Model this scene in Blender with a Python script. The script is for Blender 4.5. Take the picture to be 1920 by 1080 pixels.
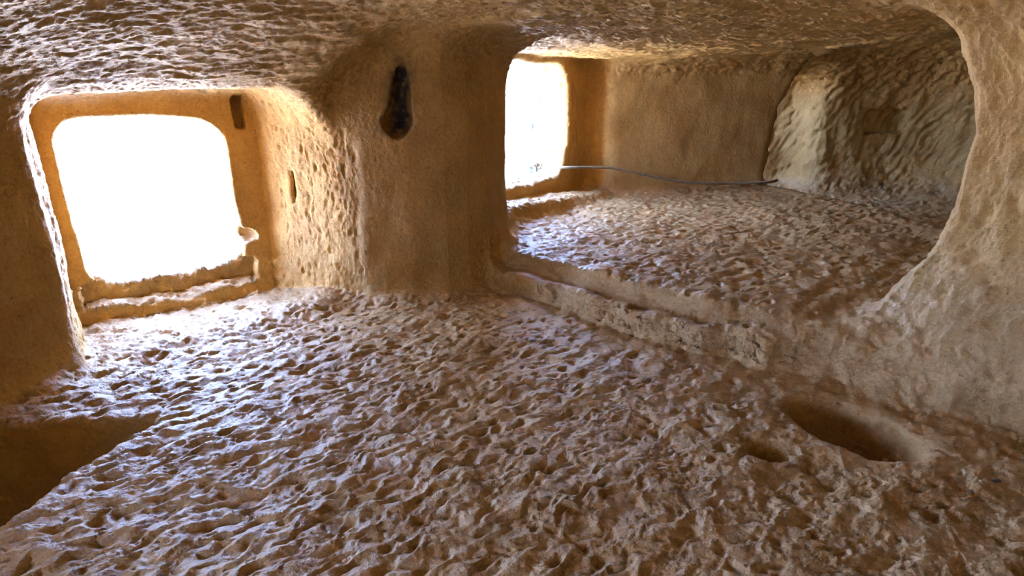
import bpy, math, random
import numpy as np

# ------------------------------------------------------------------ scene, camera, light
for o in list(bpy.data.objects):
    bpy.data.objects.remove(o, do_unlink=True)
SC = bpy.context.scene
COL = SC.collection

CAM_H, PITCH, FPX = 1.2, math.radians(18), 1080.0
cd = bpy.data.cameras.new('camera'); cam = bpy.data.objects.new('camera', cd); COL.objects.link(cam)
cam.location = (0, 0, CAM_H); cam.rotation_euler = (math.pi/2 - PITCH, 0, 0)
cd.sensor_width = 36; cd.lens = 36*FPX/1920; cd.clip_start = .05; cd.clip_end = 500
SC.camera = cam

SC.view_settings.view_transform = 'Standard'
SC.view_settings.look = 'None'
SC.view_settings.gamma = 1
SC.view_settings.use_curve_mapping = False
SC.view_settings.exposure = 1.25

SUN_E = 60.0
w = bpy.data.worlds.new('sky'); SC.world = w; w.use_nodes = True
nt = w.node_tree; bg = nt.nodes['Background']
tc = nt.nodes.new('ShaderNodeTexCoord'); sx = nt.nodes.new('ShaderNodeSeparateXYZ')
rp = nt.nodes.new('ShaderNodeValToRGB')
nt.links.new(tc.outputs['Generated'], sx.inputs[0]); nt.links.new(sx.outputs['Z'], rp.inputs['Fac'])
rp.color_ramp.elements[0].position = 0; rp.color_ramp.elements[0].color = (.36, .51, .90, 1)
rp.color_ramp.elements[1].position = .7; rp.color_ramp.elements[1].color = (.25, .43, .98, 1)
nt.links.new(rp.outputs[0], bg.inputs['Color']); bg.inputs['Strength'].default_value = 31.0

sd = bpy.data.lights.new('sun', 'SUN'); sd.energy = SUN_E; sd.angle = .0095; sd.color = (1, .93, .82)
so = bpy.data.objects.new('sun', sd); COL.objects.link(so)
so.rotation_euler = (math.radians(42), 0, math.radians(48))      # shines from over the cliff, never straight into the openings

# ------------------------------------------------------------------ numpy helpers
f4 = np.float32
def hsh(ix, iy, iz, s):
    h = (ix.astype(np.uint32)*np.uint32(374761393)) ^ (iy.astype(np.uint32)*np.uint32(668265263)) ^ (iz.astype(np.uint32)*np.uint32(2246822519)) ^ np.uint32(s*3266489917 & 0xffffffff)
    h = (h ^ (h >> np.uint32(15)))*np.uint32(2246822519)
    h = (h ^ (h >> np.uint32(13)))*np.uint32(3266489917)
    return h ^ (h >> np.uint32(16))
GR = np.array([(1,1,0),(-1,1,0),(1,-1,0),(-1,-1,0),(1,0,1),(-1,0,1),(1,0,-1),(-1,0,-1),(0,1,1),(0,-1,1),(0,1,-1),(0,-1,-1),(1,1,0),(-1,1,0),(0,-1,1),(0,-1,-1)], f4)
def noise(P, s=0):
    """Gradient noise, about -1..1."""
    i = np.floor(P); fr = (P-i).astype(f4); i = i.astype(np.int64)
    u = fr*fr*fr*(fr*(fr*6-15)+10)
    out = 0
    for dx in (0, 1):
        wx = u[:, 0] if dx else 1-u[:, 0]
        for dy in (0, 1):
            wy = u[:, 1] if dy else 1-u[:, 1]
            for dz in (0, 1):
                wz = u[:, 2] if dz else 1-u[:, 2]
                g = GR[hsh(i[:, 0]+dx, i[:, 1]+dy, i[:, 2]+dz, s) & np.uint32(15)]
                out = out + wx*wy*wz*(g[:, 0]*(fr[:, 0]-dx)+g[:, 1]*(fr[:, 1]-dy)+g[:, 2]*(fr[:, 2]-dz))
    return out
def fbm(P, n=3, s=0, gain=.5):
    a, t = 1.0, 0
    for k in range(n):
        t = t + a*noise(P*(2.03**k), s+k); a *= gain
    return t
def ridged(P, n=2, s=0, gain=.5):
    a, t = 1.0, 0
    for k in range(n):
        t = t + a*(1-2*np.abs(noise(P*(2.03**k), s+k))); a *= gain
    return t
def cells(P, s=0):
    """Distance to the nearest jittered lattice point (3-D), for pick marks."""
    i = np.floor(P).astype(np.int64); best = np.full(len(P), 9, f4)
    for dx in (-1, 0, 1):
        for dy in (-1, 0, 1):
            for dz in (-1, 0, 1):
                h = hsh(i[:, 0]+dx, i[:, 1]+dy, i[:, 2]+dz, s)
                ox = (h & np.uint32(1023))/1023.; oy = ((h >> np.uint32(10)) & np.uint32(1023))/1023.; oz = ((h >> np.uint32(20)) & np.uint32(1023))/1023.
                d = (i[:, 0]+dx+ox-P[:, 0])**2+(i[:, 1]+dy+oy-P[:, 1])**2+(i[:, 2]+dz+oz-P[:, 2])**2
                best = np.minimum(best, d)
    return np.sqrt(best)
def sst(x, a, b):
    t = np.clip((x-a)/(b-a), 0, 1); return t*t*(3-2*t)
def smin(a, b, k):
    h = np.maximum(k-np.abs(a-b), 0)/k; return np.minimum(a, b)-h*h*k*.25
def smax(a, b, k): return -smin(-a, -b, k)
def poly2(x, y, V):
    """Signed distance to a polygon in plan, negative inside."""
    d = np.full(x.shape, 1e9, f4); s = np.ones(x.shape, f4); n = len(V)
    for i in range(n):
        ax, ay = V[i]; bx, by = V[i-1]
        ex, ey = bx-ax, by-ay; wx, wy = x-ax, y-ay
        t = np.clip((wx*ex+wy*ey)/(ex*ex+ey*ey), 0, 1)
        d = np.minimum(d, (wx-ex*t)**2+(wy-ey*t)**2)
        c1 = y >= ay; c2 = y < by; c3 = ex*wy > ey*wx
        f = (c1 & c2 & c3) | (~c1 & ~c2 & ~c3)
        s = np.where(f, -s, s)
    return s*np.sqrt(d)
def rbox(a, b, hx, hy, r):
    """2-D rounded box about the origin."""
    qx = np.abs(a)-hx+r; qy = np.abs(b)-hy+r
    return np.hypot(np.maximum(qx, 0), np.maximum(qy, 0))+np.minimum(np.maximum(qx, qy), 0)-r
def ell(P, c, r, ax=None):
    q = P-np.array(c, f4)
    if ax is not None: q = q @ np.array(ax, f4).T
    r = np.array(r, f4)
    k0 = np.sqrt(((q/r)**2).sum(1)); k1 = np.sqrt(((q/(r*r))**2).sum(1))+1e-9
    return k0*(k0-1)/k1

# ------------------------------------------------------------------ the cave as a signed distance field (negative in air)
CH = [(-2.10,-1.25),(-2.32,1.0),(-2.16,1.9),(-1.99,2.44),(-2.04,2.54),(-1.0,3.38),(-.6,3.42),(-.40,3.455),(-.27,3.54),(-.14,3.70),(-.04,3.98),(.0,4.64),(1.06,6.27),(2.94,6.6),(3.35,4.5),(3.2,2.4),(2.7,1.0),(2.6,-1.25)]
TERR = [(-.25,3.72),(.0,3.56),(.25,3.36),(.5,3.08),(.9,2.68),(1.2,2.46),(1.6,2.34),(2.4,2.25),(6,2.25),(6,9.5),(-2,9.5),(-2,4.6)]
NOOK = [(-2.385,2.95),(-1.55,3.60),(-.93,3.39),(-.8,3.0),(-1.7,2.2),(-2.04,2.52)]
STUB = [(0,2.47),(.1,2.62),(.5,2.78),(1.6,2.8),(4,2.9),(4,-3),(1.35,-3),(1.0,0),(.75,1.0),(.45,1.65),(.12,2.2)]
EZ = ([-.5,-.2,.1,.15,.28,.55,.74,1.07,1.24,1.46,1.57,1.8,2.2],[1.2,1.36,1.47,1.53,1.67,1.86,1.92,1.94,1.90,1.77,1.66,1.35,1.0])
ALC = [(2.88,6.62),(3.14,5.2),(3.14,3.0),(6.3,3.0),(6.3,9.2),(1.0,9.2),(1.0,6.84),(2.86,6.80)]
EX = ([-.3,.3,.57,1.14,1.5,1.71,2.0],[2.95,2.9,2.88,2.97,3.1,3.24,3.4])
FO, FU, FN = np.array((-2.36,2.97)), np.array((.79,.613)), np.array((-.613,.79))
DO, DQ, DM = np.array((.02,4.63)), np.array((.53,.848)), np.array((-.848,.53))
A0, AA, AR = np.array((-1.52,2.93)), np.array((-.64,.77)), np.array((.77,.64))

def floor_h(x, y):
    d = -poly2(x, y, TERR)
    d = d+.018*np.sin(7*x+1.3*y)+.012*np.sin(19*x-6*y)+.008*np.sin(37*x+11*y)
    lf = 1-sst(x, .9, 1.5)
    two = .13*sst(d, -.04, .02)+.09*sst(d, .13, .20)
    one = .22*sst(d, -.06, .07)
    z = two*lf+one*(1-lf)
    z = z-.03*lf*np.exp(-((d-.1)/.035)**2)*sst(x, .1, .4)                                    # the groove behind the ridge
    z = z+.12*sst(x-.1*y, 1.2, 3.0)*sst(y, 2.6, 4.5)                                         # rises to the alcove
    return z
def ceil_h(x, y):
    t = (x-A0[0])*AA[0]+(y-A0[1])*AA[1]; s = (x-A0[0])*AR[0]+(y-A0[1])*AR[1]
    z = 1.59+.02*sst(y, 3.5, 5.5)+.08*sst(x, 1.5, 3.2)
    z = z-.36*sst(t, -1.1, .25)*(1-sst(s, .45, 1.05))*(1-.0*s)
    z = z-.25*sst(-x, 1.2, 2.1)*(1-sst(y, 1.5, 2.6))
    return z
def parts(P):
    """The separate air volumes."""
    x, y, z = P[:, 0], P[:, 1], P[:, 2]
    zf = floor_h(x, y)
    zc = ceil_h(x, y)
    exs = (np.interp(z, *EX).astype(f4)-2.9)*sst(y, 5.7, 6.4)
    p = poly2(x-exs*sst(x, 2.2, 2.9), y, CH)
    lean = .05*np.clip(.5-z, -.4, .5)
    ch = smax(smax(p+lean*.6, zf-z, .16), (z-zc)*.93, .3)
    # right spur between the two chambers
    e = np.interp(z, *EZ).astype(f4)
    sp = poly2(x-e, y, STUB)
    ch = smax(ch, -sp-.25*np.exp(-(np.maximum(z, 0)/.16)**1.0)*sst(-(y-2.25), 0, .3), .14)
    # window nook
    fs = (x-FO[0])*FU[0]+(y-FO[1])*FU[1]; ft = (x-FO[0])*FN[0]+(y-FO[1])*FN[1]
    ms = (x-A0[0])*AR[0]+(y-A0[1])*AR[1]
    zn = 1.235+.03*np.sin(2.2*fs)-.16*sst(ms, .35, .72)
    nk = smax(smax(poly2(x, y, NOOK), (-.0+.06*sst(ms, .2, .7))-z, .05), z-zn, .16)
    fl = .35*np.maximum(ft-.16, 0)
    hl = np.maximum(smax(rbox(fs-.455+.03*(z-.6), z-.655+.03*(fs-.45), .405+fl, .455+fl, .15), ft-1.2, .02), -ft-.3)
    h2 = np.maximum(rbox(fs-.47, z-.165-.25*np.maximum(ft, -.03)-.012*np.sin(9*fs), .46, .085, .03), np.abs(ft-.0)-.085)                # lower step of the sill
    sl = np.maximum(rbox(fs-.945, z-1.14, .035, .10, .02), np.abs(ft)-.09)                  # slot in the frame's corner
    wn = smin(nk, smin(hl, h2, .015), .012)
    wn = np.minimum(wn, sl)
    wn = smin(wn, ell(P, (-1.695,3.56,.40), (.075,.085,.065)), .02)
    wn = smin(wn, ell(P, (-1.33,3.56,.70), (.014,.06,.11)), .015)
    # doorway behind the pillar
    ds = (x-DO[0])*DQ[0]+(y-DO[1])*DQ[1]; dt = (x-DO[0])*DM[0]+(y-DO[1])*DM[1]
    zl, zt = .37-.055*ds, 1.60
    d1 = smax(rbox(ds-.75, z-(zl+zt)/2, 1.2, (zt-zl)/2, .10), np.abs(dt+.1)-.4, .05)
    fl = .3*np.maximum(dt-.75, 0)
    d2 = np.maximum(rbox(ds-.60, z-1.0, .90+fl, .545+fl, .24), np.abs(dt-.6)-1.2)
    d2 = smax(d2, (.05+.42*np.maximum(dt-.3, 0))-ds, .08)
    dr = smin(d1, d2, .04)
    # alcove to the right of the back wall, with its own opening out of sight
    ka = ((np.abs(x-4.3)/1.8)**2.6+(np.abs(y-5.35)/2.2)**2.6+(np.abs(z-.86)/1.27)**2.6)**(1/2.6)
    kb = smax(rbox(y-7.36, z-.80, .54, .68, .2), np.abs(x-2.95)-.82, .3)
    kb = smin(kb, np.maximum(rbox(y-7.32, z-1.0-.45*np.maximum(2.7-x, 0), .42, .40, .12), np.abs(x-1.8)-.7), .06)
    aa = smin((ka-1)*1.1, kb, .25)
    al = smax(smax(aa, poly2(x-exs, y, ALC), .05), .03-z, .12)
    al = smax(al, z-1.95, .3)
    ns = np.maximum(rbox(x-4.68, z-.96, .25, .145, .06), np.abs(y-7.2)-.40)
    al = smin(al, ns, .03)
    # holes and niches
    big = smax(ell(P, (1.325,1.97,.0), (.165,.245,.36), [(.9,.43,0),(-.43,.9,0),(0,0,1)]), z-.25, .05)
    sml = ell(P, (.92,1.79,-.01), (.075,.06,.095))
    rec = np.maximum(np.maximum(smax(x+1.50-.12*sst(y, 1.6, 2.05)+.1*sst(-y, -1.5, -.8), y-2.03-.1*(x+1.5), .12), -y-.9), np.maximum(-z-.62, z-.3))
    rec = np.maximum(rec, -x-2.22+.1*z+.2*np.maximum(y-1.6, 0))
    nic = smin(ell(P, (-.655,3.45,1.085), (.085,.11,.062)), ell(P, (-.635,3.44,1.20), (.058,.075,.20), [(1,0,-.13),(0,1,0),(.13,0,1)]), .07)
    # the opening behind the camera
    bk = np.maximum(rbox(y+.42, z-.72, .60, .42, .15), np.abs(x+2.2)-1.2)
    return ch, wn, dr, al, big, sml, rec, nic, bk
def field(P, full=False):
    P = P.astype(f4)
    Q = P*2.3
    W = P+np.stack([noise(Q, 11), noise(Q, 12), noise(Q, 13)], 1)*f4(.022)
    L = parts(W)
    ch, wn, dr, al, big, sml, rec, nic, bk = L
    d = smin(ch, wn, .07); d = smin(d, dr, .05); d = smin(d, al, .10)
    d = smin(d, big, .06); d = smin(d, sml, .05); d = smin(d, rec, .05); d = smin(d, nic, .02); d = smin(d, bk, .05)
    return (d, L) if full else d
def fieldc(P, n=400000):
    return np.concatenate([field(P[i:i+n]) for i in range(0, len(P), n)]) if len(P) else np.zeros(0, f4)

# ------------------------------------------------------------------ polygonise (surface nets on a grid that is finer near the camera)
DU = .0085
S_MIN = 1.6
def S(y): return np.logaddexp(0, (y+.8-S_MIN)*3)/3+S_MIN
ys = [-1.6]
while ys[-1] < 9.2: ys.append(ys[-1]+DU*float(S(ys[-1]))*(1 if ys[-1] > .9 else 2.2))
NB = 4
nw = (len(ys)//NB)*NB; ys = np.array(ys[:nw+1]); SS = S(ys)
U0, nu = -2.1, int(4.3/DU)//NB*NB
V0, nv = -1.02, int(1.75/DU)//NB*NB
def pos(i, j, k):
    yy = np.interp(j, np.arange(len(ys)), ys); s = np.interp(j, np.arange(len(ys)), SS)
    return np.stack([(U0+i*DU)*s, yy, .9+(V0+k*DU)*s], 1)
def grid_blocks(I, J, K, size, slack):
    P = pos(I+size/2, J+size/2, K+size/2)
    ok = (P[:, 0] > -3.6) & (P[:, 0] < 6.9) & (P[:, 2] > -1.0) & (P[:, 2] < 2.35)
    I, J, K, P = I[ok], J[ok], K[ok], P[ok]
    d = fieldc(P)
    r = size*.9*DU*np.maximum(np.interp(J, np.arange(len(ys)), SS), 1)*1.25+slack
    m = np.abs(d) < r
    return I[m], J[m], K[m]
B2 = NB*4
g = np.stack(np.meshgrid(np.arange(0, nu, B2), np.arange(0, nw, B2), np.arange(0, nv, B2), indexing='ij'), -1).reshape(-1, 3)
I, J, K = grid_blocks(g[:, 0], g[:, 1], g[:, 2], B2, .22)
o4 = np.stack(np.meshgrid(*[np.arange(0, B2, NB)]*3, indexing='ij'), -1).reshape(-1, 3)
g = (np.stack([I, J, K], 1)[:, None, :]+o4[None]).reshape(-1, 3)
g = g[(g[:, 0]+NB <= nu) & (g[:, 1]+NB <= nw) & (g[:, 2]+NB <= nv)]
I, J, K = grid_blocks(g[:, 0], g[:, 1], g[:, 2], NB, .12)
o5 = np.stack(np.meshgrid(*[np.arange(NB+1)]*3, indexing='ij'), -1).reshape(-1, 3)
n = (np.stack([I, J, K], 1)[:, None, :]+o5[None]).reshape(-1, 3)
NY, NZ = nw+1, nv+1
key = (n[:, 0].astype(np.int64)*NY+n[:, 1])*NZ+n[:, 2]
key = np.unique(key)
ni, nj, nk_ = key//(NY*NZ), (key//NZ) % NY, key % NZ
NP = pos(ni, nj, nk_)
ND = fieldc(NP)
def look(i, j, k):
    q = (i*NY+j)*NZ+k
    a = np.searchsorted(key, q); a = np.minimum(a, len(key)-1)
    return np.where(key[a] == q, a, -1)
# cells: those whose 8 corners are all known and change sign
C = np.stack([look(ni+a, nj+b, nk_+c) for a in (0, 1) for b in (0, 1) for c in (0, 1)], 1)
ok = (C >= 0).all(1); inside = ND < 0
sg = inside[C]; mix = sg.any(1) & ~sg.all(1) & ok
cellv = np.full(len(key), -1); cm = np.nonzero(mix)[0]; cellv[cm] = np.arange(len(cm))
Cc = C[cm]; acc = np.zeros((len(cm), 3)); cnt = np.zeros(len(cm))
ED = [(0,1),(2,3),(4,5),(6,7),(0,2),(1,3),(4,6),(5,7),(0,4),(1,5),(2,6),(3,7)]
for a, b in ED:
    A, Bq = Cc[:, a], Cc[:, b]; x = inside[A] != inside[Bq]
    da, db = ND[A], ND[Bq]; t = np.where(x, da/np.where(x, da-db, 1), 0)
    acc += np.where(x[:, None], NP[A]+(NP[Bq]-NP[A])*t[:, None], 0); cnt += x
V = acc/cnt[:, None]
quads = []
for ax in range(3):
    e = [(1,0,0),(0,1,0),(0,0,1)][ax]
    b1 = [(0,1,0),(0,0,1),(1,0,0)][ax]; b2 = [(0,0,1),(1,0,0),(0,1,0)][ax]
    nx = look(ni+e[0], nj+e[1], nk_+e[2])
    m = (nx >= 0); m[m] = inside[np.nonzero(m)[0]] != inside[nx[m]]
    idx = np.nonzero(m)[0]
    cs = []
    for q in ((0,0),(1,0),(1,1),(0,1)):
        a = look(ni[idx]-q[0]*b1[0]-q[1]*b2[0], nj[idx]-q[0]*b1[1]-q[1]*b2[1], nk_[idx]-q[0]*b1[2]-q[1]*b2[2])
        cs.append(np.where(a >= 0, cellv[a], -1))
    Qd = np.stack(cs, 1); g_ = (Qd >= 0).all(1)
    fl = ~inside[idx]           # flip so that normals point into the air
    Qd = np.where(fl[:, None], Qd, Qd[:, ::-1])
    quads.append(Qd[g_])
Q = np.concatenate(quads)
print('coarse verts', len(V), 'quads', len(Q), 'nodes', len(key))

# cut the tunnels open where they leave the rock
def outside(c):
    e1 = (c[:, 0]-FO[0])*FN[0]+(c[:, 1]-FO[1])*FN[1]
    fs = (c[:, 0]-FO[0])*FU[0]+(c[:, 1]-FO[1])*FU[1]
    w1 = (e1 > .10+.16*np.clip(fs, 0, 1)) & (c[:, 1] < 4.6) & (c[:, 0] < -1.2)
    e2 = (c[:, 0]-DO[0])*DM[0]+(c[:, 1]-DO[1])*DM[1]
    w2 = (e2 > .83) & (c[:, 0] < .6) & (c[:, 1] > 4.5)
    w3 = (c[:, 0] < 1.8) & (c[:, 1] > 6.68)
    w4 = (c[:, 0] < -2.6) & (c[:, 1] < .6)
    return w1 | w2 | w3 | w4
c = V[Q].mean(1); Q = Q[~outside(c)]
used = np.unique(Q); rm = np.full(len(V), -1); rm[used] = np.arange(len(used)); V = V[used]; Q = rm[Q]

def vnormals(V, Q):
    a = V[Q[:, 2]]-V[Q[:, 0]]; b = V[Q[:, 3]]-V[Q[:, 1]]; fn = np.cross(a, b)
    N = np.zeros_like(V)
    for k in range(3):
        for j in range(4): N[:, k] += np.bincount(Q[:, j], fn[:, k], len(V))
    return N/(np.linalg.norm(N, axis=1, keepdims=True)+1e-12), fn/(np.linalg.norm(fn, axis=1, keepdims=True)+1e-12)
def project(V, N, free):
    d = fieldc(V)
    return V+np.where(free[:, None], N*np.clip(d, -.02, .02)[:, None]*.9, 0)
# orientation check
N, fn = vnormals(V, Q)
if (fieldc(V[::50]+N[::50]*.02) > fieldc(V[::50]-N[::50]*.02)).mean() > .5: Q = Q[:, ::-1].copy(); N = -N
free = np.ones(len(V), bool)
V = project(V, N, free); N, fn = vnormals(V, Q); V = project(V, N, free)
CP, SP = math.cos(PITCH), math.sin(PITCH)
def infront(V, Q, c, fn, lvl):
    zc = c[:, 1]*CP-(c[:, 2]-CAM_H)*SP; uc = c[:, 1]*SP+(c[:, 2]-CAM_H)*CP
    mg, ex = ((1.1, .25), (1.04, .12), (1.02, .05))[lvl]
    see = (zc > .3) & (np.abs(c[:, 0]) < (960/FPX*mg)*zc+ex) & (np.abs(uc) < (540/FPX*mg)*zc+ex)
    eye = np.array([0, 0, CAM_H]); vd = eye-c; D = np.linalg.norm(vd, axis=1); vd /= D[:, None]
    cs = (fn*vd).sum(1)
    area = np.linalg.norm(np.cross(V[Q[:, 2]]-V[Q[:, 0]], V[Q[:, 3]]-V[Q[:, 1]]), axis=1)/2
    px = np.sqrt(area*np.maximum(cs, .35))*FPX/np.maximum(zc, .3)
    return see & (cs > (-.35, -.25, -.1)[lvl]) & (px > (0, 3.2, 2.9)[lvl])
HANG = []
def settle(V):
    for m_, a_, b_ in HANG: V[m_] = (V[a_]+V[b_])/2
    return V
def subdivide(V, Q, free, lvl):
    N, fn = vnormals(V, Q)
    c = V[Q].mean(1)
    ref = infront(V, Q, c, fn, lvl)
    E_ = np.concatenate([np.sort(np.stack([Q[:, j], Q[:, (j+1) % 4]], 1), 1) for j in range(4)])
    ek = E_[:, 0].astype(np.int64)*len(V)+E_[:, 1]
    rr = np.tile(ref, 4)
    uk, inv = np.unique(ek, return_inverse=True)
    nref = np.bincount(inv, rr, len(uk)); ntot = np.bincount(inv, minlength=len(uk))
    need = nref > 0
    eid = np.cumsum(need)-1+len(V)
    ea, eb = (uk//len(V))[need], (uk % len(V))[need]
    mid = (V[ea]+V[eb])/2
    efree = ((nref == ntot) & (ntot > 1))[need]      # next to an unrefined face: stay on its edge
    h_ = np.nonzero(~efree)[0]; HANG.append((h_+len(V), ea[h_], eb[h_]))
    R = Q[ref]; nr = len(R)
    cv = V[R].mean(1)
    ne = len(V)+need.sum()
    V2 = np.concatenate([V, mid, cv]); fr2 = np.concatenate([free, efree, np.ones(nr, bool)])
    iv = inv.reshape(4, -1)[:, ref]
    m = [eid[iv[j]] for j in range(4)]; cc = ne+np.arange(nr)
    sub = np.concatenate([np.stack([R[:, j], m[j], cc, m[j-1]], 1) for j in range(4)])
    Q2 = np.concatenate([Q[~ref], sub])
    # vertices on a hanging edge must not move at all
    N2, _ = vnormals(V2, Q2)
    return settle(project(V2, N2, fr2)), Q2, fr2
for lvl in range(3):
    V, Q, free = subdivide(V, Q, free, lvl)
# vertices shared with an unrefined neighbour stay put too, so that no crack opens
N, FNv = vnormals(V, Q)
print('fine verts', len(V), 'quads', len(Q))

# ------------------------------------------------------------------ which volume each vertex belongs to
Ls = [field(V[i:i+400000], True)[1] for i in range(0, len(V), 400000)]
L = np.stack([np.concatenate([l[q] for l in Ls]) for q in range(9)], 1)
x, y, z = V.T
COMP = np.argmin(np.abs(L), 1)
ch, wn, dr, al, big, sml, rec, nic, bk = L.T
def near(q, k): return sst(-q, -k, 0)
m_win = near(wn, .06)*(1-near(ch, .01)); m_door = near(dr, .06)*(1-near(ch, .01)); m_al = near(al, .1)*(1-near(ch, .02))
nzu = N[:, 2]
m_floor = sst(nzu, .35, .75)*(z < .6)
m_ceil = sst(-nzu, .1, .5)
m_wall = np.clip(1-m_floor-m_ceil, 0, 1)
e = np.interp(z, *EZ); spd = np.abs(poly2(x-e, y, STUB)); m_stub = (1-sst(spd, .1, .35))*(y < 2.9)*(x > .8)
m_pit = np.maximum(near(big, .05), near(rec, .03)*(1-sst(z, -.12, -.02)))

# ------------------------------------------------------------------ tool marks and weathering
def rot2(P, dx, dy, sa, sb, sz):
    """Coordinates along (dx,dy) and across it, scaled."""
    return np.stack([(P[:, 0]*dx+P[:, 1]*dy)*sa, (-P[:, 0]*dy+P[:, 1]*dx)*sb, P[:, 2]*sz], 1)
disp = np.zeros(len(V))
def add(mask, fn_):
    global disp
    i = np.nonzero(mask > .01)[0]
    if len(i): disp[i] += mask[i]*fn_(V[i], i)
wob = np.stack([noise(V*6, 31), noise(V*6, 32), noise(V*6, 33)], 1)*.05
VW = V+wob*.4
VF = VW+np.stack([noise(V*14, 34), noise(V*14, 35), noise(V*14, 36)], 1)*.028
def f_floor(P, i):
    w_ = VF[i]
    rt = sst(P[:, 0]+.25*(P[:, 1]-2), -.3, 1.0)
    a = rot2(w_, .72, .69, 9.5, 25, 11)
    far = sst(P[:, 1], 3.2, 4.6)
    c1 = cells(a, 3); hit = .12+.88*sst(noise(P*12, 8), -.32, .2)
    pl = -(1-sst(c1, .06, .52))*hit*.022-(1-sst(cells(rot2(w_, .72, .69, 24, 44, 20), 14), .05, .42))*sst(noise(P*11, 15), -.3, .25)*.009
    pl = pl+.004*ridged(rot2(w_, .72, .69, 12, 30, 14), 1, 5)+.0095*noise(rot2(w_, .72, .69, 9, 24, 12), 28)+.007*noise(w_*16, 30)+.008*noise(P*5, 29)
    pr = -(1-sst(cells(w_*np.array([11.5, 11.5, 9]), 4), .06, .38))*(.35+.65*sst(noise(P*10, 18), -.4, .3))*.026-(1-sst(cells(w_*25, 16), .06, .38))*sst(noise(P*12, 17), -.3, .3)*.009+.014*noise(rot2(w_, .72, .69, 7, 12, 8), 21)+.006*noise(w_*18, 22)
    pf = -(1-sst(cells(rot2(w_, .9, -.43, 11, 23, 12), 24), .08, .52))*hit*.016-(1-sst(cells(w_*27, 25), .05, .4))*.006+.011*noise(rot2(w_, .53, .85, 10, 22, 12), 26)
    cr = .0030*fbm(w_*38, 3, 7, .7)+.0015*ridged(w_*70, 2, 27, .6)
    return 1.15*((pl*(1-rt)+pr*rt)*(1-far)+pf*far)+cr*(1+.5*rt)+.008*(1-rt)*noise(P*8, 23)+.012*noise(P*4.5, 9)+.008*far*noise(P*12, 19)+.006
add(m_floor*(1-m_pit)*(1-m_stub*.6), f_floor)
add(m_ceil*(1-m_win)*(1-m_door)*(1-m_stub)*(1-.38*sst(-x, -.3, .6)*(y < 3.6)), lambda P, i: .004*ridged(rot2(VW[i], .93, .36, 16, 38, 24), 2, 41, .6)+.013*fbm(rot2(VW[i], .93, .36, 9, 22, 20), 3, 46, .6)+.014*noise(P*6, 43)+.005*fbm(P*40, 3, 44, .65)-.008*(1-sst(cells(rot2(VF[i], .93, .36, 11, 26, 18), 45), .05, .5)))
add(m_wall*(1-m_win)*(1-m_door)*(1-m_al)*(1-m_stub), lambda P, i: .006*noise(P*np.array([9, 9, 6]), 51)+.0022*ridged(VW[i]*np.array([30, 30, 22]), 2, 52)+.0015*noise(P*60, 53))
fs_ = (x-FO[0])*FU[0]+(y-FO[1])*FU[1]; ft_ = (x-FO[0])*FN[0]+(y-FO[1])*FN[1]
m_frame = sst(ft_, -.10, -.03)*(y < 4.4)*(x < -1)
add(m_win*(1-.6*m_frame), lambda P, i: .004*ridged(VW[i]*np.array([40, 40, 15]), 3, 61, .65)+.008*noise(P*np.array([13, 13, 8]), 62)-.008*(1-sst(cells(VW[i]*np.array([24, 24, 11]), 63), .08, .45))+.003*fbm(P*50, 2, 64))
add(m_door, lambda P, i: .010*ridged(VW[i]*np.array([20, 20, 9]), 2, 71)+.006*noise(P*12, 72))
def f_al(P, i):
    w_ = VW[i]
    q = np.stack([w_[:, 1]*7, (w_[:, 0]*.84-w_[:, 2]*.54)*11, (w_[:, 0]*.54+w_[:, 2]*.84)*4.5], 1)
    return .012*ridged(q, 2, 81)+.014*fbm(q*1.3, 3, 84, .6)-.018*(1-sst(cells(q, 82), .06, .45))+.030*noise(P*3.5, 83)
add(m_al, f_al)
def f_stub(P, i):
    w_ = VW[i]
    return .012*noise(w_*np.array([9, 9, 5]), 91)+.006*fbm(w_*np.array([17, 17, 10]), 3, 92, .6)+.003*fbm(w_*55, 2, 93)-.013*(1-sst(cells((w_+np.array([[.5, 0, 0]])*w_[:, 2:3])*np.array([13, 13, 7]), 94), .05, .5))
add(m_stub, f_stub)
add(m_pit, lambda P, i: .004*fbm(P*20, 3, 95))
# riser of the step: vertical pick grooves
rs = np.exp(-((-poly2(x, y, TERR)-.0)/.09)**2)*m_wall*(y < 4.2)*(z < .35)
add(rs, lambda P, i: .012*ridged(np.stack([(P[:, 0]*.8-P[:, 1]*.6)*13, P[:, 1]*2, P[:, 2]*3], 1), 1, 97))
stepm = np.exp(-((-poly2(x, y, TERR)-.06)/.16)**2)*(z < .35)*(y < 4.4)*(1-m_floor)*(1-m_stub*.5)
add(stepm, lambda P, i: .007*fbm(VW[i]*24, 3, 98, .65)-.008*(1-sst(cells(VF[i]*15, 99), .05, .45)))
m_sill = m_frame*(z < .24)
add(m_sill, lambda P, i: .018*noise(P*np.array([10, 10, 16]), 101)+.007*ridged(VW[i]*30, 3, 102, .6))
V = settle(V+N*np.where(free, disp, 0)[:, None])
N, FNv = vnormals(V, Q)
soot = (np.exp(-((x+.655-.13*(z-1.1))/(.058+.03*np.clip(1.35-z, 0, .4)))**2)*sst(z, .98, 1.05)*(1-sst(z, 1.32, 1.5))*(y > 3.3)*(y < 3.8)*(x > -1)*(x < -.4)).astype(f4)
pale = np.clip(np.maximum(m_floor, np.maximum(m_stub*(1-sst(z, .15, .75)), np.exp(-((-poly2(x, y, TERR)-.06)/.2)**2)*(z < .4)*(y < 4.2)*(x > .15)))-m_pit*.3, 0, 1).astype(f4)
bounce_lit = ((1-m_floor)*sst(ch, .0, .09)*np.maximum(near(wn, .05)*(x < -.8), near(dr, .05)*(y > 4.2)*(x < 1.4))).astype(f4)      # bounced light painted in: brighter rock colour in the window and doorway
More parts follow.
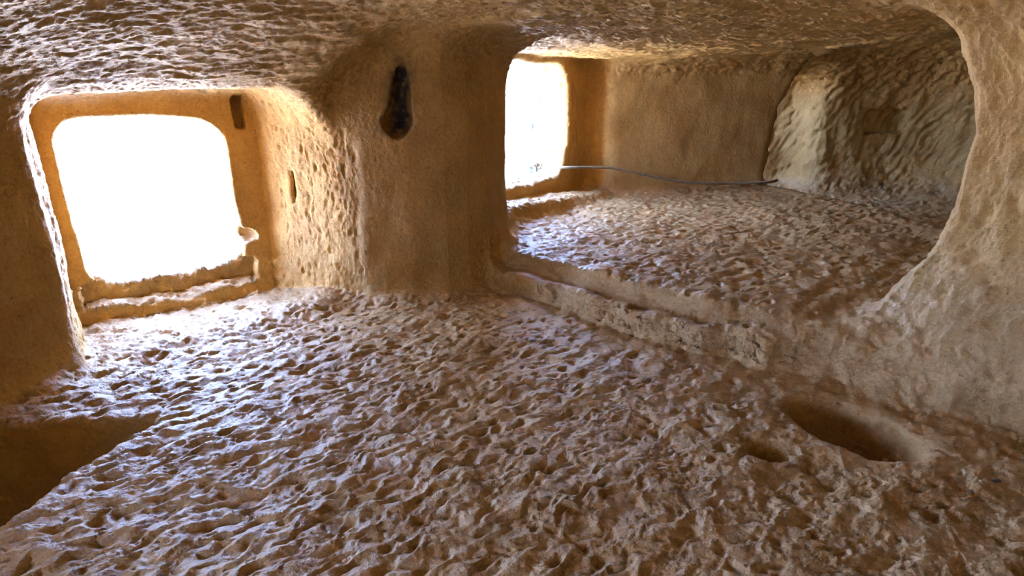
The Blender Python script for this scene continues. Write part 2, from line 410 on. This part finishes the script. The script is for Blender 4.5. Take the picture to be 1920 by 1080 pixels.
_ft = (x-FO[0])*FN[0]+(y-FO[1])*FN[1]; _dt = (x-DO[0])*DM[0]+(y-DO[1])*DM[1]
_wn = .10*noise(V*9, 103)
crust = np.maximum(sst(_dt+_wn, .42, .66)*(y > 4.2)*(x < 1.2), sst(_ft+.3*_wn, .05, .12)*.4*(x < -1)*(y < 4.3)*(bounce_lit > 0)).astype(f4)      # grey weathered crust towards the open air
soot = np.clip(soot*(.75+.9*noise(V*28, 99)+.35), 0, 1)

# ------------------------------------------------------------------ materials
def rock(name, dark=(.25,.120,.025), light=(.47,.280,.086), dark2=(.25,.125,.034), light2=(.50,.325,.145), rough=(.62,.46), bump=.9, scale=1.0):
    m = bpy.data.materials.new(name); m.use_nodes = True; t = m.node_tree; b = t.nodes['Principled BSDF']
    tc = t.nodes.new('ShaderNodeTexCoord')
    n1 = t.nodes.new('ShaderNodeTexNoise'); n1.inputs['Scale'].default_value = 3.2*scale; n1.inputs['Detail'].default_value = 8; n1.inputs['Roughness'].default_value = .68
    n2 = t.nodes.new('ShaderNodeTexNoise'); n2.inputs['Scale'].default_value = 55*scale; n2.inputs['Detail'].default_value = 5; n2.inputs['Roughness'].default_value = .7
    n3 = t.nodes.new('ShaderNodeTexNoise'); n3.inputs['Scale'].default_value = 190*scale; n3.inputs['Detail'].default_value = 3
    for q in (n1, n2, n3): t.links.new(tc.outputs['Object'], q.inputs['Vector'])
    r = t.nodes.new('ShaderNodeValToRGB'); r.color_ramp.elements[0].position = .36; r.color_ramp.elements[0].color = (*dark, 1)
    r.color_ramp.elements[1].position = .60; r.color_ramp.elements[1].color = (*light, 1)
    mx = t.nodes.new('ShaderNodeMath'); mx.operation = 'MULTIPLY_ADD'; mx.inputs[1].default_value = .46
    t.links.new(n1.outputs['Fac'], mx.inputs[0])
    m2 = t.nodes.new('ShaderNodeMath'); m2.operation = 'MULTIPLY'; m2.inputs[1].default_value = .30
    m3 = t.nodes.new('ShaderNodeMath'); m3.operation = 'MULTIPLY_ADD'; m3.inputs[1].default_value = .24
    t.links.new(n2.outputs['Fac'], m2.inputs[0]); t.links.new(n3.outputs['Fac'], m3.inputs[0]); t.links.new(m2.outputs[0], m3.inputs[2]); t.links.new(m3.outputs[0], mx.inputs[2])
    t.links.new(mx.outputs[0], r.inputs['Fac'])
    at = t.nodes.new('ShaderNodeAttribute'); at.attribute_name = 'soot'
    mc = t.nodes.new('ShaderNodeMix'); mc.data_type = 'RGBA'; mc.inputs['B'].default_value = (.012, .010, .009, 1)
    ap = t.nodes.new('ShaderNodeAttribute'); ap.attribute_name = 'pale'
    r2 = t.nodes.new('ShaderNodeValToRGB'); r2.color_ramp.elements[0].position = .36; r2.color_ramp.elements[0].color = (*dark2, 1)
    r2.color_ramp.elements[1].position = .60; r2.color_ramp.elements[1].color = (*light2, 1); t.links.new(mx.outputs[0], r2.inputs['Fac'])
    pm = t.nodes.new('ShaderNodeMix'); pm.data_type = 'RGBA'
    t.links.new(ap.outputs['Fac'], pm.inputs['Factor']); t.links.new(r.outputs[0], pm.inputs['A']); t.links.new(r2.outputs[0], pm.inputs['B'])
    rr_ = t.nodes.new('ShaderNodeMapRange'); rr_.inputs['To Min'].default_value = rough[0]; rr_.inputs['To Max'].default_value = rough[1]
    t.links.new(ap.outputs['Fac'], rr_.inputs['Value']); t.links.new(rr_.outputs[0], b.inputs['Roughness'])
    af = t.nodes.new('ShaderNodeAttribute'); af.attribute_name = 'bounce_lit'  # brightens the colour where bounced light is painted on
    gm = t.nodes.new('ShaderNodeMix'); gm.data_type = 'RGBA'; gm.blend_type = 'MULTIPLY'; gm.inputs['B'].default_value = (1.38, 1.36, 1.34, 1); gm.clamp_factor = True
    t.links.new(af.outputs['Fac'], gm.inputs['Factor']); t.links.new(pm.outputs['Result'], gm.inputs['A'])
    t.links.new(at.outputs['Fac'], mc.inputs['Factor']); ac = t.nodes.new('ShaderNodeAttribute'); ac.attribute_name = 'crust'
    cm = t.nodes.new('ShaderNodeMix'); cm.data_type = 'RGBA'; cm.inputs['B'].default_value = (.13, .125, .12, 1)
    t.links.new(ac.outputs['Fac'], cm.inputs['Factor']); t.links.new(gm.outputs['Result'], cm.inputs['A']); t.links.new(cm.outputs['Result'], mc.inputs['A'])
    # small dark specks of lichen and decay
    n4 = t.nodes.new('ShaderNodeTexNoise'); n4.inputs['Scale'].default_value = 48*scale; n4.inputs['Detail'].default_value = 4; n4.inputs['Roughness'].default_value = .65
    t.links.new(tc.outputs['Object'], n4.inputs['Vector'])
    r4 = t.nodes.new('ShaderNodeMapRange'); r4.inputs['From Min'].default_value = .63; r4.inputs['From Max'].default_value = .71; r4.inputs['To Max'].default_value = .7
    t.links.new(n4.outputs['Fac'], r4.inputs['Value'])
    m4 = t.nodes.new('ShaderNodeMix'); m4.data_type = 'RGBA'; m4.inputs['B'].default_value = (.07, .045, .025, 1)
    t.links.new(r4.outputs[0], m4.inputs['Factor']); t.links.new(mc.outputs['Result'], m4.inputs['A'])
    t.links.new(m4.outputs['Result'], b.inputs['Base Color'])
    b.inputs['Specular IOR Level'].default_value = .37
    bp = t.nodes.new('ShaderNodeBump'); bp.inputs['Strength'].default_value = bump; bp.inputs['Distance'].default_value = .008
    ad = t.nodes.new('ShaderNodeMath'); ad.operation = 'MULTIPLY_ADD'; ad.inputs[1].default_value = .4
    t.links.new(n3.outputs['Fac'], ad.inputs[0]); t.links.new(n2.outputs['Fac'], ad.inputs[2])
    t.links.new(ad.outputs[0], bp.inputs['Height']); t.links.new(bp.outputs['Normal'], b.inputs['Normal'])
    return m
M_ROCK = rock('ochre_calcarenite')
M_FLOOR = M_ROCK

# ------------------------------------------------------------------ split the surface into the pieces of the setting
c = V[Q].mean(1); cx, cy, cz = c.T
Lq = L[Q].mean(1); fn3 = FNv[:, 2]; sN = N[Q].mean(1)[:, 2]
kch, kwn, kdr, kal, kbig, ksml, krec, knic, kbk = (np.abs(Lq[:, i]) for i in range(9))
stubq = m_stub[Q].mean(1)
F_ = {}
piece = np.full(len(Q), 0)
NAMES = ['wall_left', 'floor', 'ceiling', 'wall_center', 'wall_back', 'wall_right', 'window_1', 'door_1', 'wall_alcove', 'wall_behind',
         'step', 'pit', 'hollow', 'recess', 'lamp_niche', 'sill', 'threshold', 'frame_face', 'jamb_rebate', 'wall_niche']
ID = {n_: i for i, n_ in enumerate(NAMES)}
piece[:] = ID['wall_left']
s_mid = (cy > 3.0) & (cx > -1.12) & (cy < 4.75) & (cx < .35)
piece[s_mid] = ID['wall_center']
piece[(cy > 5.2) & (cx > .8)] = ID['wall_back']
piece[(cx > 1.2) & (cy < 5.6)] = ID['wall_right']
piece[cy < -.9] = ID['wall_behind']
floorish = (m_floor[Q].mean(1) > .5)
floorish |= (cz < .16) & (sN > .2)
piece[floorish] = ID['floor']
piece[(stubq > .5) & (cz > .12) & (sN < .75)] = ID['wall_right']
piece[(sN < -.42)] = ID['ceiling']
tq = (-poly2(cx, cy, TERR))
piece[(np.abs(tq) < .26) & (sN < .8) & (cz < .3) & (cz > .015) & (cx < 1.5) & (cx > -.15) & (cy < 4.0) & (kch < .05)] = ID['step']
wq = (kwn < kch) & (kwn < .06) & (cx < -.8)
piece[wq] = ID['window_1']
fsq = (cx-FO[0])*FU[0]+(cy-FO[1])*FU[1]; ftq = (cx-FO[0])*FN[0]+(cy-FO[1])*FN[1]
piece[wq & (ftq > -.035) & (cz < .23) & (fsq > -.05)] = ID['sill']
piece[wq & (np.abs(ftq) < .04) & (cz >= .23)] = ID['frame_face']
piece[wq & (sN > .75) & (ftq < -.03)] = ID['floor']
dq = (kdr < kch) & (kdr < .08) & (cy > 4.0) & (cx < 1.3)
piece[dq] = ID['door_1']
dtq = (cx-DO[0])*DM[0]+(cy-DO[1])*DM[1]
piece[dq & (cz < .52) & (sN > -.2)] = ID['threshold']
piece[dq & (np.abs(dtq-.3) < .045) & (cz >= .5)] = ID['jamb_rebate']
aq = (kal < kch) & (kal < .2) & (cx > 1.4) & (cy > 4)
piece[aq] = ID['wall_alcove']
piece[aq & (np.abs(cx-4.68) < .27) & (np.abs(cz-.96) < .16) & (cy > 7.1)] = ID['wall_niche']
piece[(kbig < .03) & (kbig < kch) & (cz < .05)] = ID['pit']
piece[(ksml < .02) & (ksml < kch)] = ID['hollow']
piece[(krec < .05) & (krec < kch) & (cz < -.03)] = ID['recess']
piece[(knic < .03) & (knic < kch)] = ID['lamp_niche']
piece[(kbk < .05) & (kbk < kch)] = ID['wall_behind']

def make(name, sel, mat, parent=None):
    q = Q[sel]
    if not len(q): return None
    us = np.unique(q); r_ = np.full(len(V), -1); r_[us] = np.arange(len(us)); q = r_[q]
    me = bpy.data.meshes.new(name)
    me.vertices.add(len(us)); me.vertices.foreach_set('co', V[us].astype(f4).ravel())
    me.loops.add(len(q)*4); me.loops.foreach_set('vertex_index', q.ravel().astype(np.int32))
    me.polygons.add(len(q)); me.polygons.foreach_set('loop_start', np.arange(0, len(q)*4, 4, dtype=np.int32))
    me.update(calc_edges=True)
    me.polygons.foreach_set('use_smooth', np.ones(len(q), bool))
    a = me.attributes.new('soot', 'FLOAT', 'POINT'); a.data.foreach_set('value', soot[us].astype(f4))
    a = me.attributes.new('crust', 'FLOAT', 'POINT'); a.data.foreach_set('value', crust[us].astype(f4))
    a = me.attributes.new('pale', 'FLOAT', 'POINT'); a.data.foreach_set('value', pale[us].astype(f4))
    a = me.attributes.new('bounce_lit', 'FLOAT', 'POINT'); a.data.foreach_set('value', bounce_lit[us].astype(f4))
    a = me.attributes.new('custom_normal', 'FLOAT_VECTOR', 'POINT'); a.data.foreach_set('vector', N[us].astype(f4).ravel())
    me.materials.append(mat)
    o = bpy.data.objects.new(name, me); COL.objects.link(o); o.parent = parent
    return o
def struct(o, label, cat):
    o['kind'] = 'structure'; o['label'] = label; o['category'] = cat
    return o
O = {}
TOP = {'floor': ('pick-marked ochre rock floor, uneven and worn to a sheen by the window', 'floor'),
       'ceiling': ('low rough-hewn rock ceiling with chisel streaks', 'ceiling'),
       'wall_left': ('dark brown rock wall beside the large square window', 'wall'),
       'wall_center': ('rock pillar with a soot-blackened lamp niche between window and doorway', 'wall'),
       'wall_back': ('smooth brown rock wall behind the rope, right of the doorway', 'wall'),
       'wall_right': ('rough pale rock spur with a curved edge in front of the alcove', 'wall'),
       'window_1': ('large square window opening with deep hewn reveal and recessed frame', 'window'),
       'door_1': ('narrow bright doorway opening with stepped jamb beside the pillar', 'door'),
       'wall_alcove': ('curved chisel-streaked rock wall of the side alcove beyond the back wall', 'wall'),
       'wall_behind': ('rock wall behind the viewpoint with an opening in it', 'wall')}
for k_, (lb, ct) in TOP.items():
    o = make(k_, piece == ID[k_], M_FLOOR if k_ == 'floor' else M_ROCK)
    if o is not None: O[k_] = struct(o, lb, ct)
for k_, par, lb in (('step', 'floor', 'hewn step with a narrow ridge up to the back chamber'), ('pit', 'floor', 'large oval pit sunk in the floor'),
                    ('hollow', 'floor', 'small round hollow near the oval pit'), ('recess', 'floor', 'dark sunken recess at the edge of the floor'),
                    ('lamp_niche', 'wall_center', 'soot-blackened pear-shaped lamp niche'), ('sill', 'window_1', None), ('frame_face', 'window_1', None),
                    ('threshold', 'door_1', None), ('jamb_rebate', 'door_1', None), ('wall_niche', 'wall_alcove', 'shallow square niche')):
    o = make(k_, piece == ID[k_], M_FLOOR if par == 'floor' and k_ != 'recess' else M_ROCK, O[par])
    if o is not None:
        o['kind'] = 'structure'
        if lb: o['label'] = lb
for n_ in NAMES: print(n_, int((piece == ID[n_]).sum()))

# ------------------------------------------------------------------ the rope across the doorway and along the back wall
def mat_rope():
    m = bpy.data.materials.new('hemp_rope'); m.use_nodes = True; t = m.node_tree; b = t.nodes['Principled BSDF']
    tc = t.nodes.new('ShaderNodeTexCoord'); n1 = t.nodes.new('ShaderNodeTexNoise'); n1.inputs['Scale'].default_value = 90; n1.inputs['Detail'].default_value = 4
    t.links.new(tc.outputs['Object'], n1.inputs['Vector'])
    r = t.nodes.new('ShaderNodeValToRGB'); r.color_ramp.elements[0].position = .3; r.color_ramp.elements[0].color = (.17, .12, .065, 1)
    r.color_ramp.elements[1].position = .7; r.color_ramp.elements[1].color = (.36, .27, .16, 1)
    t.links.new(n1.outputs['Fac'], r.inputs['Fac']); t.links.new(r.outputs[0], b.inputs['Base Color']); b.inputs['Roughness'].default_value = .9
    return m
M_ROPE = mat_rope()
def spline(K, step):
    K = np.array(K, float); out = []
    for i in range(len(K)-1):
        p0, p1, p2, p3 = K[max(i-1, 0)], K[i], K[i+1], K[min(i+2, len(K)-1)]
        for t in np.arange(0, 1, step/max(np.linalg.norm(p2-p1), 1e-6)):
            out.append(.5*(2*p1+(p2-p0)*t+(2*p0-5*p1+4*p2-p3)*t*t+(3*p1-p0-3*p2+p3)*t**3))
    out.append(K[-1]); return np.array(out)
def frames(C_):
    T = np.gradient(C_, axis=0); T /= np.linalg.norm(T, axis=1, keepdims=True)
    A = np.cross(T, np.array([.1, .2, 1.0])); A /= np.linalg.norm(A, axis=1, keepdims=True)
    return T, A, np.cross(T, A)
def tube(C_, r, ns, verts, faces):
    _, A, B = frames(C_); o = len(verts)
    for p, a, b in zip(C_, A, B):
        for k in range(ns):
            w_ = 2*math.pi*k/ns; verts.append(tuple(p+(a*math.cos(w_)+b*math.sin(w_))*r))
    for i in range(len(C_)-1):
        for k in range(ns):
            faces.append((o+i*ns+k, o+i*ns+(k+1) % ns, o+(i+1)*ns+(k+1) % ns, o+(i+1)*ns+k))
    faces.append(tuple(o+k for k in range(ns))[::-1]); faces.append(tuple(o+(len(C_)-1)*ns+k for k in range(ns)))
def laid(C_, R_, r, pitch, verts, faces):
    """A three-strand laid rope along a centre line."""
    ln = np.concatenate([[0], np.cumsum(np.linalg.norm(np.diff(C_, axis=0), axis=1))]); _, A, B = frames(C_)
    for k in range(3):
        ph = 2*math.pi*(ln/pitch+k/3)
        tube(C_+A*(R_*np.cos(ph))[:, None]+B*(R_*np.sin(ph))[:, None], r, 6, verts, faces)
def from_lists(name, v, f, mat, parent=None):
    me = bpy.data.meshes.new(name); me.from_pydata(v, [], f); me.materials.append(mat)
    me.polygons.foreach_set('use_smooth', [True]*len(f))
    o = bpy.data.objects.new(name, me); COL.objects.link(o); o.parent = parent
    return o
RK = [(.10,6.20,.565),(.264,6.152,.539),(.41,6.085,.545),(.565,6.0,.549),(.80,6.09,.541),(1.031,6.165,.529),(1.20,6.20,.497),(1.372,6.235,.461),(1.616,6.28,.405),(1.925,6.335,.357),(2.236,6.39,.338),(2.487,6.43,.333),(2.86,6.48,.338),(3.02,6.62,.34)]
v, f = [], []
laid(spline(RK, .012), .0085, .0095, .075, v, f)
rope = from_lists('rope', v, f, M_ROPE)
rope['label'] = 'pale twisted rope knotted in the doorway and sagging along the back wall'; rope['category'] = 'rope'
v, f = [], []
tt = np.linspace(0, 2*math.pi, 90)
kn = np.stack([.022*(np.sin(tt)+2*np.sin(2*tt))*.62, -.020*np.sin(3*tt), .022*(np.cos(tt)-2*np.cos(2*tt))*.75], 1)+np.array(RK[1])
laid(kn, .008, .0095, .06, v, f)
tl = spline([(.264,6.152,.52),(.275,6.12,.49),(.262,6.11,.462)], .008); laid(tl, .006, .007, .06, v, f)
knot = from_lists('knot', v, f, M_ROPE, rope); knot['label'] = 'bulky overhand knot with a short tail'

# ------------------------------------------------------------------ a dark stone chip on the floor at the right
def drop(px, py):
    zz = np.linspace(-.3, .6, 600); d = field(np.stack([np.full(600, px), np.full(600, py), zz], 1))
    return float(zz[np.nonzero(d < 0)[0][0]])
M_CHIP = mat_chip = bpy.data.materials.new('dark_stone'); M_CHIP.use_nodes = True
_b = M_CHIP.node_tree.nodes['Principled BSDF']; _b.inputs['Roughness'].default_value = .6
_n = M_CHIP.node_tree.nodes.new('ShaderNodeTexNoise'); _n.inputs['Scale'].default_value = 60
_r = M_CHIP.node_tree.nodes.new('ShaderNodeValToRGB'); _r.color_ramp.elements[0].color = (.02, .018, .018, 1); _r.color_ramp.elements[1].color = (.09, .08, .075, 1)
M_CHIP.node_tree.links.new(_n.outputs['Fac'], _r.inputs['Fac']); M_CHIP.node_tree.links.new(_r.outputs[0], _b.inputs['Base Color'])
rg = random.Random(2); v = []
for sx_, wd in ((-1, .8), (-.45, 1), (.4, .95), (1, .7)):
    for k in range(8):
        a_ = 2*math.pi*(k+.5)/8
        v.append((sx_*.016+rg.uniform(-.001, .001), math.copysign(abs(math.cos(a_))**.5, math.cos(a_))*.008*wd+rg.uniform(-.0007, .0007), math.copysign(abs(math.sin(a_))**.6, math.sin(a_))*.0055*wd+rg.uniform(-.0006, .0006)))
f = [(i*8+k, i*8+(k+1) % 8, (i+1)*8+(k+1) % 8, (i+1)*8+k) for i in range(3) for k in range(8)]+[tuple(range(7, -1, -1)), tuple(range(24, 32))]
chip = from_lists('stone_chip', v, f, M_CHIP)
CX, CY = 1.585, 1.60
chip.location = (CX, CY, drop(CX, CY)+.010); chip.rotation_euler = (.1, -.1, .15)
chip['label'] = 'small dark oblong stone chip on the pale floor right of the oval pit'; chip['category'] = 'stone'

# ------------------------------------------------------------------ outside: pale sunlit ground below the openings
def mat_plain(name, col, rough=.9):
    m = bpy.data.materials.new(name); m.use_nodes = True; t = m.node_tree; b = t.nodes['Principled BSDF']
    tc = t.nodes.new('ShaderNodeTexCoord'); n1 = t.nodes.new('ShaderNodeTexNoise'); n1.inputs['Scale'].default_value = 12; n1.inputs['Detail'].default_value = 6
    t.links.new(tc.outputs['Object'], n1.inputs['Vector'])
    mx = t.nodes.new('ShaderNodeMix'); mx.data_type = 'RGBA'; mx.inputs['A'].default_value = (*[v*.8 for v in col], 1); mx.inputs['B'].default_value = (*col, 1)
    t.links.new(n1.outputs['Fac'], mx.inputs['Factor']); t.links.new(mx.outputs['Result'], b.inputs['Base Color'])
    b.inputs['Roughness'].default_value = rough
    return m
M_OUT = mat_plain('sunlit_limestone', (.80, .72, .60))
rng = random.Random(4)
gv, gf = [], []
NG = 40
for a in range(NG+1):
    for b in range(NG+1):
        px, py = -70+140*a/NG, -60+140*b/NG
        gv.append((px, py, -1.55+.12*math.sin(.4*px+.3*py)+rng.uniform(-.1, .1)))
for a in range(NG):
    for b in range(NG):
        gf.append((a*(NG+1)+b, (a+1)*(NG+1)+b, (a+1)*(NG+1)+b+1, a*(NG+1)+b+1))
me = bpy.data.meshes.new('ground'); me.from_pydata(gv, [], gf); me.materials.append(M_OUT)
go = bpy.data.objects.new('ground', me); COL.objects.link(go)
struct(go, 'sunlit pale rock ground outside the openings, burnt out to white', 'ground')
